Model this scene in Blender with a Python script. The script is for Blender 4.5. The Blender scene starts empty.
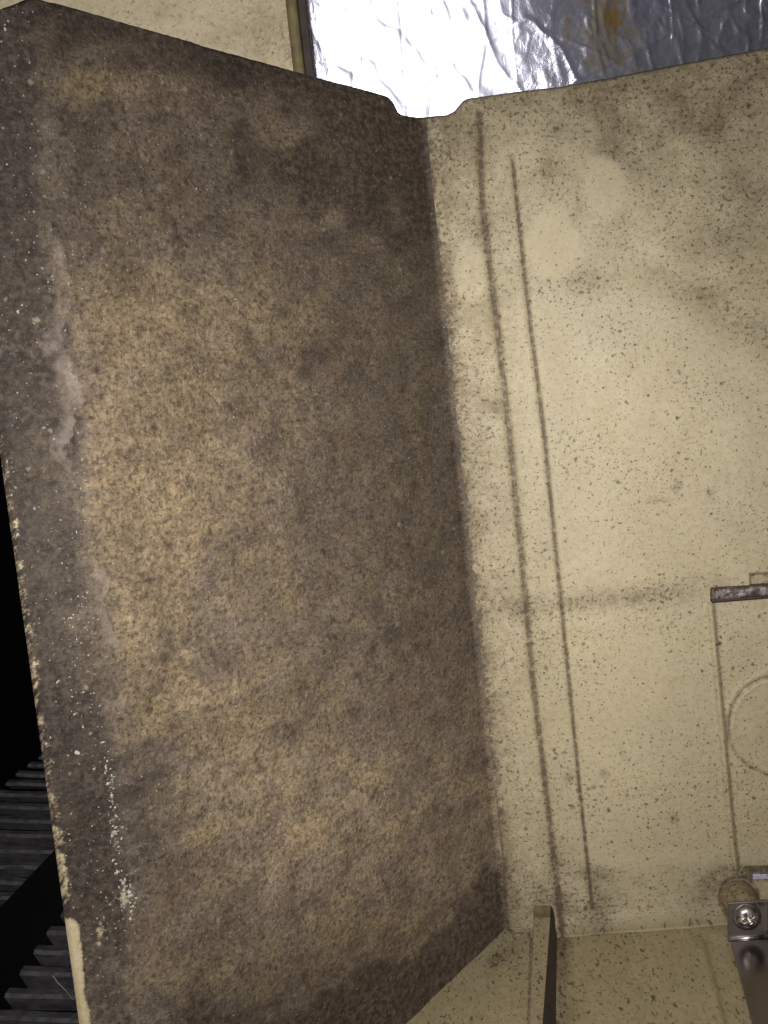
import bpy, math, random
import numpy as np
from mathutils import Matrix, Vector

random.seed(7); RNG = np.random.default_rng(11)
SC = bpy.context.scene
COL = SC.collection

# ------------------------------------------------------------------ camera
W, H, F = 768, 1024, 1150.0
_d = np.array([1437.0, 13088.0, F]); _d /= np.linalg.norm(_d)          # world down, in camera axes (x right, y down, z ahead)
_z = np.array([0, 0, 1.0])
_Y = _z - (_z @ _d) * _d; _Y /= np.linalg.norm(_Y)
_Z = -_d
_X = np.cross(_Y, _Z)
M = np.array([_X, _Y, _Z])
ZF = 0.0                                                              # floor of the housing
_r = M @ np.array([505 - 384, 928 - 512, F]); _r *= 0.452 / _r[1]
CAM = np.array([0.0, 0.0, -_r[2]])                                    # camera height above that floor

cam = bpy.data.cameras.new('camera'); camo = bpy.data.objects.new('camera', cam); COL.objects.link(camo)
cam.sensor_fit = 'VERTICAL'; cam.sensor_height = 24.0; cam.lens = 24.0 * F / H
cam.clip_start = 0.01; cam.clip_end = 20
Rm = Matrix(((M[0][0], -M[0][1], -M[0][2]), (M[1][0], -M[1][1], -M[1][2]), (M[2][0], -M[2][1], -M[2][2])))
camo.matrix_world = Matrix.Translation(Vector(CAM)) @ Rm.to_4x4()
SC.camera = camo

def ray(px, py):
    return M @ np.array([px - 384.0, py - 512.0, F])
def on_z(px, py, z):
    r = ray(px, py); return CAM + r * ((z - CAM[2]) / r[2])
def on_y(px, py, y):
    r = ray(px, py); return CAM + r * (y / r[1])
def on_plane(px, py, p0, n):
    r = ray(px, py); return CAM + r * (((p0 - CAM) @ n) / (r @ n))
def proj(P):
    c = (np.asarray(P) - CAM) @ M
    return c[..., 0] / c[..., 2] * F + 384, c[..., 1] / c[..., 2] * F + 512, c[..., 2]

# ------------------------------------------------------------------ light: the phone's flash beside the lens, nothing else but a trace of room light
world = bpy.data.worlds.new('World'); SC.world = world; world.use_nodes = True
wb = world.node_tree.nodes['Background']
wb.inputs[0].default_value = (0.75, 0.8, 1.0, 1); wb.inputs[1].default_value = 0.010
def flash(energy, size, px, py):
    l = bpy.data.lights.new('flash', 'SPOT'); o = bpy.data.objects.new('flash', l); COL.objects.link(o)
    l.energy = energy; l.color = (1.0, 0.97, 0.95); l.shadow_soft_size = 0.0035
    l.spot_size = math.radians(size); l.spot_blend = 1.0
    o.location = Vector(CAM) + Vector((-0.004, 0.0, 0.016))
    o.rotation_euler = (Vector(CAM + ray(px, py) * (0.46 / ray(px, py)[1])) - o.location).to_track_quat('-Z', 'Y').to_euler()
flash(6.0, 112, 430, 490)                                              # the LED's wide spill
flash(4.8, 47, 430, 505)                                               # and the hot middle of its lens
SC.view_settings.view_transform = 'Standard'; SC.view_settings.look = 'None'
SC.view_settings.exposure = 0.0; SC.view_settings.gamma = 1.0
SC.view_settings.use_curve_mapping = False

# ------------------------------------------------------------------ helpers
def tag(o, label=None, cat=None, group=None, kind=None):
    if label: o['label'] = label
    if cat: o['category'] = cat
    if group: o['group'] = group
    if kind: o['kind'] = kind
    return o
def empty(name, loc, label=None, cat=None, group=None, kind=None):
    o = bpy.data.objects.new(name, None); COL.objects.link(o); o.location = Vector(loc)
    o.empty_display_size = 0.02
    return tag(o, label, cat, group, kind)
def mesh_obj(name, verts, faces, mat, parent=None, smooth=False, bevel=0.0, segs=2):
    me = bpy.data.meshes.new(name)
    off = np.array(parent.location) if parent is not None and parent.type == 'EMPTY' else np.zeros(3)
    me.from_pydata([tuple(np.array(v) - off) for v in verts], [], faces)
    me.validate(); me.update()
    if smooth: me.shade_smooth()
    o = bpy.data.objects.new(name, me); COL.objects.link(o)
    me.materials.append(mat)
    if parent is not None: o.parent = parent
    if bevel:
        b = o.modifiers.new('bevel', 'BEVEL'); b.width = bevel; b.segments = segs; b.limit_method = 'ANGLE'
        if not smooth: me.shade_smooth()
        b.harden_normals = False
        w = o.modifiers.new('normals', 'WEIGHTED_NORMAL'); w.keep_sharp = False
    return o
def grid_obj(name, P, mat, parent=None, attrs=None, uv=None, flip=False):
    """P: (rows, cols, 3) points -> one smooth sheet; attrs: name -> (rows, cols)"""
    nr, nc, _ = P.shape
    off = np.array(parent.location) if parent is not None else np.zeros(3)
    idx = np.arange(nr * nc).reshape(nr, nc)
    a, b, c, d = idx[:-1, :-1].ravel(), idx[:-1, 1:].ravel(), idx[1:, 1:].ravel(), idx[1:, :-1].ravel()
    q = np.stack([a, b, c, d] if not flip else [a, d, c, b], 1)
    me = bpy.data.meshes.new(name)
    me.vertices.add(nr * nc); me.vertices.foreach_set('co', (P - off).reshape(-1).astype(np.float32))
    me.loops.add(q.size); me.loops.foreach_set('vertex_index', q.reshape(-1).astype(np.int32))
    me.polygons.add(len(q)); me.polygons.foreach_set('loop_start', (np.arange(len(q)) * 4).astype(np.int32))
    me.update(calc_edges=True); me.shade_smooth()
    for k, v in (attrs or {}).items():
        at = me.attributes.new(k, 'FLOAT', 'POINT'); at.data.foreach_set('value', np.clip(v, 0, 1).reshape(-1).astype(np.float32))
    if uv is not None:
        at = me.attributes.new('sheet', 'FLOAT_VECTOR', 'POINT'); v3 = np.zeros((nr * nc, 3), np.float32); v3[:, :2] = uv.reshape(-1, 2)
        at.data.foreach_set('vector', v3.reshape(-1))
    o = bpy.data.objects.new(name, me); COL.objects.link(o); me.materials.append(mat)
    if parent is not None: o.parent = parent
    return o
def box_verts(x0, x1, y0, y1, z0, z1):
    v = [(x, y, z) for z in (z0, z1) for y in (y0, y1) for x in (x0, x1)]
    f = [(0, 2, 3, 1), (4, 5, 7, 6), (0, 1, 5, 4), (2, 6, 7, 3), (0, 4, 6, 2), (1, 3, 7, 5)]
    return v, f
def prism(base, top):
    """two loops of equal length -> closed solid"""
    n = len(base); v = list(base) + list(top)
    f = [tuple(range(n))[::-1], tuple(range(n, 2 * n))]
    f += [(i, (i + 1) % n, n + (i + 1) % n, n + i) for i in range(n)]
    return v, f

# numpy value noise for relief and stain outlines
def vnoise(x, y, seed=0):
    r = np.random.default_rng(seed); T = r.random((256, 256))
    xi, yi = np.floor(x).astype(int), np.floor(y).astype(int)
    fx, fy = x - xi, y - yi
    fx = fx * fx * (3 - 2 * fx); fy = fy * fy * (3 - 2 * fy)
    g = lambda a, b: T[a % 256, b % 256]
    return (g(xi, yi) * (1 - fx) + g(xi + 1, yi) * fx) * (1 - fy) + (g(xi, yi + 1) * (1 - fx) + g(xi + 1, yi + 1) * fx) * fy
def fbm(x, y, seed=0, octv=4, gain=.5):
    s = 0; a = 1; t = 0
    for k in range(octv):
        s = s + a * vnoise(x * 2 ** k + 17.3 * k, y * 2 ** k - 9.1 * k, seed + k); t += a; a *= gain
    return s / t
def sstep(a, b, x):
    t = np.clip((x - a) / (b - a), 0, 1); return t * t * (3 - 2 * t)
def blob(px, py, cx, cy, rx, ry, rot=0.0, k=1.0):
    c, s = math.cos(math.radians(rot)), math.sin(math.radians(rot))
    dx, dy = px - cx, py - cy
    u, v = (dx * c + dy * s) / rx, (-dx * s + dy * c) / ry
    return np.exp(-(u * u + v * v) * k)
def polydist(px, py, pts):
    best = np.full(np.shape(px), 1e9)
    for (x0, y0), (x1, y1) in zip(pts[:-1], pts[1:]):
        dx, dy = x1 - x0, y1 - y0
        t = np.clip(((px - x0) * dx + (py - y0) * dy) / (dx * dx + dy * dy), 0, 1)
        best = np.minimum(best, np.hypot(px - x0 - t * dx, py - y0 - t * dy))
    return best

# ------------------------------------------------------------------ node helper
class N:
    def __init__(s, name):
        s.m = bpy.data.materials.new(name); s.m.use_nodes = True; s.t = s.m.node_tree
        s.b = s.t.nodes['Principled BSDF']; s.co = s.new('ShaderNodeTexCoord').outputs['Object']; s.axes = 'XZ'
    def new(s, kind, **kw):
        n = s.t.nodes.new(kind)
        for k, v in kw.items(): setattr(n, k, v)
        return n
    def put(s, sock, v):
        if hasattr(v, 'is_linked') or isinstance(v, bpy.types.NodeSocket): s.t.links.new(v, sock)
        elif isinstance(v, (tuple, list)) and len(v) == 3 and sock.type == 'RGBA': sock.default_value = (*v, 1)
        else: sock.default_value = v
    def stretch(s, scale, attr=None):
        n = s.new('ShaderNodeMapping'); n.inputs['Scale'].default_value = scale
        s.put(n.inputs[0], s.new('ShaderNodeAttribute', attribute_name=attr).outputs['Vector'] if attr else s.co)
        s.co = n.outputs[0]; return s
    def flat(s, axes='XZ', warp=.0014, wscale=700):
        # object coordinates laid on the sheet's own plane, slightly wobbled so that no speck is a perfect disc
        if getattr(s, '_flat', None) is None:
            axes = s.axes
            sx = s.new('ShaderNodeSeparateXYZ'); s.put(sx.inputs[0], s.co)
            nz = s.new('ShaderNodeTexNoise'); s.put(nz.inputs['Vector'], s.co); nz.inputs['Scale'].default_value = wscale; nz.inputs['Detail'].default_value = 3
            sn = s.new('ShaderNodeSeparateColor'); s.put(sn.inputs[0], nz.outputs['Color'])
            cb = s.new('ShaderNodeCombineXYZ')
            for i, a in enumerate(axes):
                s.put(cb.inputs[i], s.math('ADD', sx.outputs['XYZ'.index(a)], s.math('MULTIPLY', s.math('SUBTRACT', sn.outputs[i], .5), warp)))
            s._flat = cb.outputs[0]
        return s._flat
    def math(s, op, a, b=0.0, c=0.0, clamp=False):
        n = s.new('ShaderNodeMath', operation=op, use_clamp=clamp)
        for i, v in enumerate((a, b, c)): s.put(n.inputs[i], v)
        return n.outputs[0]
    def mix(s, f, a, b, mode='MIX'):
        n = s.new('ShaderNodeMix', data_type='RGBA', blend_type=mode, clamp_factor=True)
        s.put(n.inputs['Factor'], f); s.put(n.inputs[6], a); s.put(n.inputs[7], b)
        return n.outputs[2]
    def comb(s, v):
        n = s.new('ShaderNodeCombineColor')
        for i in range(3): s.put(n.inputs[i], v)
        return n.outputs[0]
    def attr(s, name):
        return s.new('ShaderNodeAttribute', attribute_name=name).outputs['Fac']
    def map(s, scale=(1, 1, 1), rot=(0, 0, 0), loc=(0, 0, 0)):
        n = s.new('ShaderNodeMapping'); s.put(n.inputs[0], s.co)
        n.inputs['Scale'].default_value = scale; n.inputs['Rotation'].default_value = rot; n.inputs['Location'].default_value = loc
        return n.outputs[0]
    def noise(s, scale, detail=4, rough=.55, vec=None, dist=0.0):
        n = s.new('ShaderNodeTexNoise'); s.put(n.inputs['Vector'], vec or s.co)
        n.inputs['Scale'].default_value = scale; n.inputs['Detail'].default_value = detail
        n.inputs['Roughness'].default_value = rough; n.inputs['Distortion'].default_value = dist
        return n.outputs['Fac']
    def step(s, a, b, x):
        n = s.new('ShaderNodeMapRange', interpolation_type='SMOOTHSTEP'); s.put(n.inputs[0], x)
        s.put(n.inputs[1], a); s.put(n.inputs[2], b)
        return n.outputs[0]
    def specks(s, scale, rmax, power=4.0, soft=.35, vec=None, dens=None):
        """round specks of uneven size; most cells carry next to none"""
        n = s.new('ShaderNodeTexVoronoi', feature='F1', voronoi_dimensions='2D'); s.put(n.inputs['Vector'], vec or s.flat()); n.inputs['Scale'].default_value = scale
        sp = s.new('ShaderNodeSeparateColor'); s.put(sp.inputs[0], n.outputs['Color'])
        r = s.math('MULTIPLY', s.math('POWER', sp.outputs[0], power), rmax)
        if dens is not None: r = s.math('MULTIPLY', r, dens)
        q = s.math('DIVIDE', n.outputs['Distance'], s.math('ADD', r, 1e-4))
        f = s.math('SUBTRACT', 1.0, s.step(1 - soft, 1 + soft, q))
        return s.math('MULTIPLY', f, s.math('ADD', s.math('MULTIPLY', sp.outputs[1], .6), .4))
    def bump(s, h, strength, dist, prev=None):
        n = s.new('ShaderNodeBump'); s.put(n.inputs['Strength'], strength); n.inputs['Distance'].default_value = dist
        s.put(n.inputs['Height'], h)
        if prev is not None: s.put(n.inputs['Normal'], prev)
        return n.outputs[0]
    def done(s, col, rough, normal=None, metal=0.0, spec=.4):
        s.put(s.b.inputs['Base Color'], col); s.put(s.b.inputs['Roughness'], rough); s.put(s.b.inputs['Metallic'], metal)
        s.put(s.b.inputs['Specular IOR Level'], spec)
        if normal is not None: s.put(s.b.inputs['Normal'], normal)
        return s.m

def cream_paint(name, base=(.452, .384, .238), stain=(.115, .083, .05), speck=1.0, axes='UV'):
    """aged cream enamel: attributes 'grime' (soot smears, some painted shade), 'clean' (rubbed spots), 'crease' (dirt packed in a groove, some painted shade)"""
    n = N(name); n.axes = axes
    if axes == 'UV': n.axes = 'XY'; n.stretch((1, 1, 1), 'sheet')
    elif axes == 'XY': n.stretch((1, .42, 1))
    big = n.noise(14, 3); mid = n.noise(70, 5, .6); fine = n.noise(420, 4, .65); vfine = n.noise(1500, 2, .6)
    c = n.mix(n.step(.35, .7, big), tuple(x * .93 for x in base), tuple(min(1, x * 1.06) for x in base))
    def k(f): return tuple(x * y for x, y in zip(base, f))
    c = n.mix(n.math('MULTIPLY', n.step(.42, .62, mid), .26), c, k((.76, .75, .72)))
    c = n.mix(n.math('MULTIPLY', n.step(.30, .55, n.noise(38, 4, .6, n.map(loc=(2, 5, 1)))), .28), c, k((1.02, 1.05, 1.20)))
    c = n.mix(n.math('MULTIPLY', n.step(.44, .62, fine), .30), c, k((.64, .62, .56)))
    c = n.mix(n.math('MULTIPLY', n.step(.46, .64, vfine), .26), c, k((.66, .64, .60)))
    c = n.mix(n.math('MULTIPLY', n.step(.50, .75, n.noise(900, 3, .6, n.map(loc=(4, 4, 4)))), .25), c, k((1.16, 1.18, 1.24)))
    clean = n.attr('clean'); g = n.attr('grime'); cr = n.attr('crease')
    c = n.mix(n.math('MULTIPLY', clean, .35), c, k((1.02, 1.02, .97)))
    # soot: a thin even veil and, where thick, dense crumbs
    dens = n.math('MULTIPLY', n.math('SUBTRACT', 1.0, n.math('MULTIPLY', clean, .7)), n.math('ADD', n.math('MULTIPLY', n.step(.38, .68, n.noise(30, 4, .65)), .9), .35))
    veil = n.math('MULTIPLY', g, n.step(.18, .72, n.math('ADD', n.math('MULTIPLY', mid, .6), n.math('MULTIPLY', fine, .4))), clamp=True)
    c = n.mix(n.math('MULTIPLY', veil, .80), c, stain)
    lift = n.math('ADD', n.math('MULTIPLY', g, .060), n.math('MULTIPLY', n.math('SUBTRACT', dens, .7), .040))
    def crumbs(sc, th, w, loc, det=3, rg=.55):
        x = n.math('ADD', n.noise(sc, det, rg, n.map(loc=loc)), lift)
        return n.step(th, th + w, x)
    q1 = crumbs(950, .600, .06, (1, 0, 2)); q2 = crumbs(600, .625, .05, (0, 3, 1)); q3 = crumbs(330, .675, .05, (5, 1, 0), 4, .62)
    c = n.mix(n.math('MULTIPLY', q1, .6 * min(1, speck)), c, (.135, .098, .055))
    c = n.mix(n.math('MULTIPLY', q2, .82 * min(1, speck)), c, (.095, .068, .038))
    c = n.mix(n.math('MULTIPLY', q3, .72 * min(1, speck)), c, (.075, .053, .032))
    wv = n.flat()
    s1 = n.specks(110, .105 * speck, 7, .7, wv, dens)
    s2 = n.specks(260, .20 * speck, 5, .6, wv, dens)
    c = n.mix(n.math('MULTIPLY', s2, .85), c, (.070, .050, .030))
    c = n.mix(n.math('MULTIPLY', s1, .90), c, (.040, .029, .020))
    cm = n.math('MULTIPLY', cr, n.math('ADD', n.math('MULTIPLY', n.step(.3, .62, fine), .55), .52), clamp=True)
    c = n.mix(n.math('MULTIPLY', n.step(.05, .85, cm), .86), c, (.072, .052, .032))
    b = n.bump(n.noise(500, 3, .6), .12, .0006)
    b = n.bump(n.math('ADD', q2, n.math('ADD', s2, veil)), .25, .0003, b)
    r = n.math('ADD', .50, n.math('MULTIPLY', veil, .35), clamp=True)
    return n.done(c, r, b, spec=.32)

def grime_paint():
    """the sooted panel: attributes tan, dark, lilac, cream, fleck"""
    n = N('grimy_panel_paint'); n.axes = 'XY'; n.stretch((.66, 1, 1), 'sheet')
    big = n.noise(22, 4, .6); mid = n.noise(90, 6, .65); fine = n.noise(420, 5, .7); vf = n.noise(1250, 3, .7)
    streak = n.noise(1.0, 5, .65, n.map((200, 200, 55), (.35, 0, 0)))
    c = n.mix(n.step(.3, .7, mid), (.128, .096, .070), (.215, .167, .124))
    c = n.mix(n.math('MULTIPLY', n.step(.4, .75, streak), .4), c, (.24, .19, .135))
    br = n.math('ADD', n.math('MULTIPLY', mid, .55), n.math('ADD', n.math('MULTIPLY', fine, .35), n.math('MULTIPLY', big, .35)))   # about .62
    def mask(a, lo, hi, k=.9):
        x = n.math('ADD', n.math('MULTIPLY', a, k), n.math('MULTIPLY', n.math('SUBTRACT', br, .62), 1.5))
        return n.step(lo, hi, x)
    tan = n.attr('tan'); dark = n.attr('dark'); lil = n.attr('lilac'); cre = n.attr('cream'); fle = n.attr('fleck')
    c = n.mix(n.math('MULTIPLY', mask(tan, .25, 1.15), .92), c, n.mix(n.step(.4, .65, fine), (.265, .190, .103), (.39, .295, .165)))
    
    # clotted brown mottling over everything, three grains
    def blotch(sc, lo, hi, amt, col, loc=(0, 0, 0), det=4, rg=.6):
        nonlocal c
        m = n.step(lo, hi, n.noise(sc, det, rg, n.map(loc=loc))); c = n.mix(n.math('MULTIPLY', m, amt), c, col); return m
    blotch(40, .48, .64, .36, (.115, .084, .070), (3, 2, 1), 5, .62)
    blotch(65, .50, .64, .45, (.235, .175, .095), (1, 7, 1), 5, .62)
    blotch(58, .54, .68, .34, (.20, .118, .072), (9, 4, 6), 5, .65)
    blotch(130, .50, .62, .34, (.080, .057, .041), (7, 1, 4), 6, .66)
    blotch(190, .51, .64, .28, (.28, .22, .14), (2, 1, 8), 5, .64)
    m1 = blotch(470, .535, .595, .50, (.058, .040, .025))
    blotch(620, .55, .62, .36, (.38, .295, .185), (3, 1, 2))
    m2 = blotch(900, .545, .60, .58, (.050, .035, .022), (1, 9, 2), 3)
    blotch(1100, .54, .68, .30, (.44, .355, .235), (6, 1, 2), 3)
    dm = n.math('ADD', n.math('MULTIPLY', dark, .95), n.math('ADD', n.math('MULTIPLY', n.math('SUBTRACT', mid, .5), 1.3), n.math('MULTIPLY', n.math('SUBTRACT', n.math('ADD', n.math('MULTIPLY', fine, .5), n.math('MULTIPLY', vf, .5)), .5), 1.9)))
    c = n.mix(n.math('MULTIPLY', n.step(.22, .82, dm), .88), c, n.mix(n.step(.42, .60, fine), (.034, .024, .018), (.092, .067, .051)))
    blotch(700, .56, .62, .30, (.19, .150, .118), (8, 2, 2), 3)
    s0 = n.specks(140, .24, 2.8, .8)
    c = n.mix(n.math('MULTIPLY', s0, .6), c, (.045, .031, .021))
    s1 = n.specks(330, .26, 3.0, .8)
    c = n.mix(n.math('MULTIPLY', s1, .6), c, (.040, .028, .018))
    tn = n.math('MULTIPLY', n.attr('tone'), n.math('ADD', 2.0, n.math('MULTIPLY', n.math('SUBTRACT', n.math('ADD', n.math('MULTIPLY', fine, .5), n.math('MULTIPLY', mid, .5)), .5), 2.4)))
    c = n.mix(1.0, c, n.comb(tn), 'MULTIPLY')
    c = n.mix(n.math('MULTIPLY', n.step(.10, 1.25, n.math('ADD', lil, n.math('MULTIPLY', n.math('SUBTRACT', n.math('ADD', n.math('MULTIPLY', fine, .6), n.math('MULTIPLY', mid, .5)), .55), 3.2))), .50), c, n.mix(n.step(.4, .65, mid), (.19, .150, .122), (.28, .228, .185)))
    blotch(820, .55, .62, .35, (.085, .065, .052), (4, 9, 7), 3)
    # scuffs down to the cream paint
    c = n.mix(n.math('MULTIPLY', n.step(.42, .72, n.math('ADD', cre, n.math('MULTIPLY', n.math('SUBTRACT', n.math('ADD', n.math('MULTIPLY', fine, .7), n.math('MULTIPLY', vf, .35)), .525), 1.8))), .9), c, n.mix(n.step(.55, 1.1, cre), n.mix(n.step(.4, .7, fine), (.34, .265, .15), (.50, .41, .26)), n.mix(n.step(.4, .7, fine), (.50, .41, .24), (.58, .49, .31))))
    w0 = n.specks(150, .12, 9, .8)
    c = n.mix(n.math('MULTIPLY', w0, .45), c, (.42, .34, .24))
    # pale grit
    f1 = n.specks(800, .15, 10, .5, dens=n.math('ADD', n.math('MULTIPLY', fle, .6), .9))
    c = n.mix(n.math('MULTIPLY', f1, .75), c, (.55, .49, .41))
    h = n.math('ADD', n.math('ADD', n.math('MULTIPLY', fine, .8), n.math('MULTIPLY', vf, .35)), n.math('SUBTRACT', n.math('MULTIPLY', mid, .6), n.math('MULTIPLY', s1, .15)))
    b = n.bump(h, .42, .0011)
    b = n.bump(mask(lil, .25, .45), .35, .0006, b)
    b = n.bump(mask(cre, .40, .55), -.3, .0004, b)
    return n.done(c, .72, b, spec=.28)

def flat_mat(name, col, rough=.6, metal=0.0, var=.3, scale=150, bump=.1, col2=None, spec=.4):
    n = N(name)
    a = n.noise(scale, 5, .6)
    c = n.mix(n.step(.3, .7, a), col2 or tuple(x * (1 - var) for x in col), col)
    return n.done(c, n.math('ADD', rough - .1, n.math('MULTIPLY', n.noise(scale * 3, 3), .2)), n.bump(n.noise(scale * 4, 3), bump, .0005), metal, spec)

MAT = dict(
    grime=grime_paint(),
    cream=cream_paint('cream_enamel'),
    floor=cream_paint('cream_enamel_floor', (.455, .385, .225), speck=1.15, axes='XY'),
    rear=cream_paint('cream_enamel_rear', (.77, .65, .43), speck=.45, axes='XZ'),
    olive=flat_mat('olive_edge_paint', (.26, .205, .10), .55, var=.4, scale=200),
    brown=flat_mat('brown_primer', (.072, .052, .042), .65, var=.35, scale=250),
    black=flat_mat('black_plastic', (.125, .117, .128), .6, var=.55, scale=160, bump=.3),
    dusty=flat_mat('dusty_plastic_edge', (.12, .112, .118), .7, var=.6, scale=300, bump=.3),
    void=flat_mat('black_wall', (.005, .005, .006), .9, var=.3, scale=30, spec=.05),
)

# ------------------------------------------------------------------ housing: bent sheet in plan
R = 0.0065                                                             # foot fillet
JN = np.array([_r[0], _r[1]])                                          # where both panels meet on the floor
_a = JN - on_z(405, 1024, ZF)[:2]; A1 = _a / np.linalg.norm(_a)        # along the side panel, towards the corner
_b = on_z(700, 913.5, ZF)[:2] - JN; B1 = _b / np.linalg.norm(_b)       # along the back panel, away from it
nL = np.array([A1[1], -A1[0], 0.0])                                    # side panel's inner face
nR = np.array([B1[1], -B1[0], 0.0])
CB = JN.copy()                                                         # inside corner in plan
CB3 = np.array([CB[0], CB[1], 0.0])
FO = on_plane(37, -7, CB3, nL)                                         # fold at the free end of the side panel
_an = math.atan2(-A1[1], -A1[0]) - math.radians(32)                     # the free margin bends gently back
G1 = np.array([math.cos(_an), math.sin(_an)])
# the free edge, on the flange plane
nG = np.array([G1[1], -G1[0], 0.0])
ED = on_plane(15.6, 560, FO, nG)
GL = float((ED[:2] - FO[:2]) @ G1)
print('flange length', GL, 'side panel', np.linalg.norm(FO[:2] - CB), 'corner angle', math.degrees(math.acos(-A1 @ B1)))
DS = 0.0006
pL = [FO[:2] + G1 * GL * 1.0, FO[:2], CB, CB + B1 * 0.235]
def walk(pts, ds):
    out = []
    for p, q in zip(pts[:-1], pts[1:]):
        k = max(2, int(round(np.linalg.norm(q - p) / ds)))
        out += [p + (q - p) * i / k for i in range(k)]
    return np.array(out + [pts[-1]])
path = walk(pL, DS)
s = np.concatenate([[0], np.cumsum(np.linalg.norm(np.diff(path, axis=0), axis=1))])
sF, sC = GL, GL + np.linalg.norm(FO[:2] - CB)
def gsmooth(p, sig):
    k = int(sig / DS * 3); x = np.arange(-k, k + 1); w = np.exp(-.5 * (x * DS / sig) ** 2); w /= w.sum()
    pad = np.concatenate([p[:1] + (p[:1] - p[k:0:-1]), p, p[-1:] + (p[-1:] - p[-2:-k - 2:-1])])
    return np.stack([np.convolve(pad[:, i], w, 'valid') for i in (0, 1)], 1)
soft = gsmooth(path, .0060); tight = gsmooth(path, .0013)
wgt = np.exp(-((s - sF) / .02) ** 2)[:, None]
path = soft * wgt + tight * (1 - wgt)
tang = np.gradient(path, axis=0); tang /= np.linalg.norm(tang, axis=1)[:, None]
nor = np.stack([tang[:, 1], -tang[:, 0]], 1)                           # inner (viewer) side

EDGE = np.array([(-200, 84), (0, 6), (28, -4), (37, -6), (46, -4), (62, .5), (292, 67.5), (372, 89), (388, 93.5), (393, 99), (398, 109), (404, 113), (420, 115.5), (447, 113),
                 (454, 109.5), (463, 99), (468, 96.5), (480, 95), (530, 88), (560, 85), (768, 46), (1100, -16)], float)
ztop = np.full(len(path), .34)
for _ in range(25):
    P3 = np.concatenate([path, ztop[:, None]], 1)
    x, y, dep = proj(P3)
    tgt = np.interp(x, EDGE[:, 0], EDGE[:, 1])
    ztop = ztop + .6 * (y - tgt) * dep / F
jag = (fbm(s * 700, s * 0, 5) - .5) * .0003
ztop = ztop + jag

# vertical profile: foot fillet, slight kink above it, plain sheet, edge rolled back
NZ = 560
onf = sstep(sC - .0012, sC + .0035, s)                                 # the foot fillet runs out at the bend
on = sstep(sC + .001, sC + .016, s)                                    # the kink belongs to the back panel
rowsP = []
th = np.linspace(0, math.pi / 2, 16)
fz = [(R * (1 - math.sin(t)), R * (1 - math.cos(t))) for t in th]; fz[0] = (R * 1.01, -.0014)
zk = 0.0275
npl = NZ - len(fz)
zz = np.linspace(0, 1, npl + 1)[1:]
Ps = np.zeros((NZ, len(s), 3))
fwd = np.zeros((NZ, len(s))); zed = np.zeros((NZ, len(s)))
for j in range(NZ):
    if j < len(fz):
        fw = fz[j][0]; z = np.full(len(s), fz[j][1])
    else:
        z = R + (ztop - R) * zz[j - len(fz)]; fw = 0.0
    kink = np.log1p(np.exp((zk - z) / .0012)) * .0012 * .17            # soft bend
    fwd[j] = fw * onf + kink * on; zed[j] = z
roll = np.clip(1 - (ztop[None, :] - zed) / .0016, 0, 1)
fwd -= roll ** 2 * .0030
fwd -= np.clip(1 - s / .0012, 0, 1)[None, :] ** 2 * .0012           # and the free edge rolled likewise
base = np.concatenate([np.broadcast_to(path, (NZ, len(s), 2)), zed[..., None]], 2)
PX, PY, _ = proj(base)                                                 # where the stains and creases sit on the sheet
S2 = np.broadcast_to(s, PX.shape)

# creases pressed in the back panel, as lines on the sheet
CR1 = [(479, 112), (482, 200), (488, 250), (499, 340), (509, 430), (522, 560), (533, 680), (545, 780), (555, 865), (561, 925)]
CR2 = [(512, 155), (520, 230), (530, 320), (545, 440), (557, 560), (567, 660), (580, 790), (588, 868), (592, 905)]
backm = S2 > sC + .004
d1 = polydist(PX, PY, CR1); d2 = polydist(PX, PY, CR2)
d1 = np.where(backm, d1, 99); d2 = np.where(backm, d2, 99)
disp = np.zeros_like(PX)
disp -= .0011 * np.exp(-(d1 / 3.6) ** 2)
disp -= .0010 * np.exp(-(d2 / 2.2) ** 2)
# sunk field at the right, its rounded step, and the pressed circle in it
RX = np.interp(PY, [600, 868], [712.5, 737])
RYT = 600 - (PX - 712) * .09; RYB = 872 - (PX - 738) * .03
sink = sstep(-1.6, 1.6, PX - RX - 1.5) * sstep(-2, 2, PY - RYT) * sstep(-2, 2, RYB - PY)
disp -= .0013 * sink
lip = np.exp(-((PX - RX + 3) / 2.8) ** 2) * sstep(600, 610, PY) * sstep(878, 866, PY)
disp += .0016 * lip
dc = np.abs(np.hypot(PX - 779, (PY - 727) * .98) - 49)
disp -= .0008 * np.exp(-(dc / 1.5) ** 2)
disp += .0003 * np.exp(-((dc - 4) / 2.0) ** 2)
# round hollow behind the bracket, slot for the blade, notch over the bar
rh = np.hypot(PX - 739, PY - 897.5)
hollow = sstep(19.4, 17.6, rh) * np.where(backm, 1, 0)
hollow = np.maximum(hollow, sstep(19.6, 17.0, np.abs(PX - 739 - (PY - 897) * .1)) * sstep(896, 899, PY) * sstep(945, 935, PY))
slot = sstep(739, 752, PX) * sstep(866, 868, PY + (PX - 750) * .03) * sstep(880, 878, PY + (PX - 750) * .03)
disp -= .0030 * slot
nt = sstep(749.5, 752, PX) * sstep(573, 575.2, PY + (PX - 750) * .05) * sstep(590, 588, PY)
disp -= .0022 * nt
# the sheet is not dead flat
wav = (fbm(PX / 90, PY / 120, 3, 3) - .5) * .0016 * sstep(sC + .003, sC + .03, S2)
wavL = (fbm(PX / 55, PY / 70, 23, 4) - .5) * .0022 * sstep(sC - .004, sC - .03, S2)
den = -.0016 * blob(PX, PY, 720, 312, 95, 16, 31)                      # shallow dent running down to the right
disp += wav + wavL + den
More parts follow.
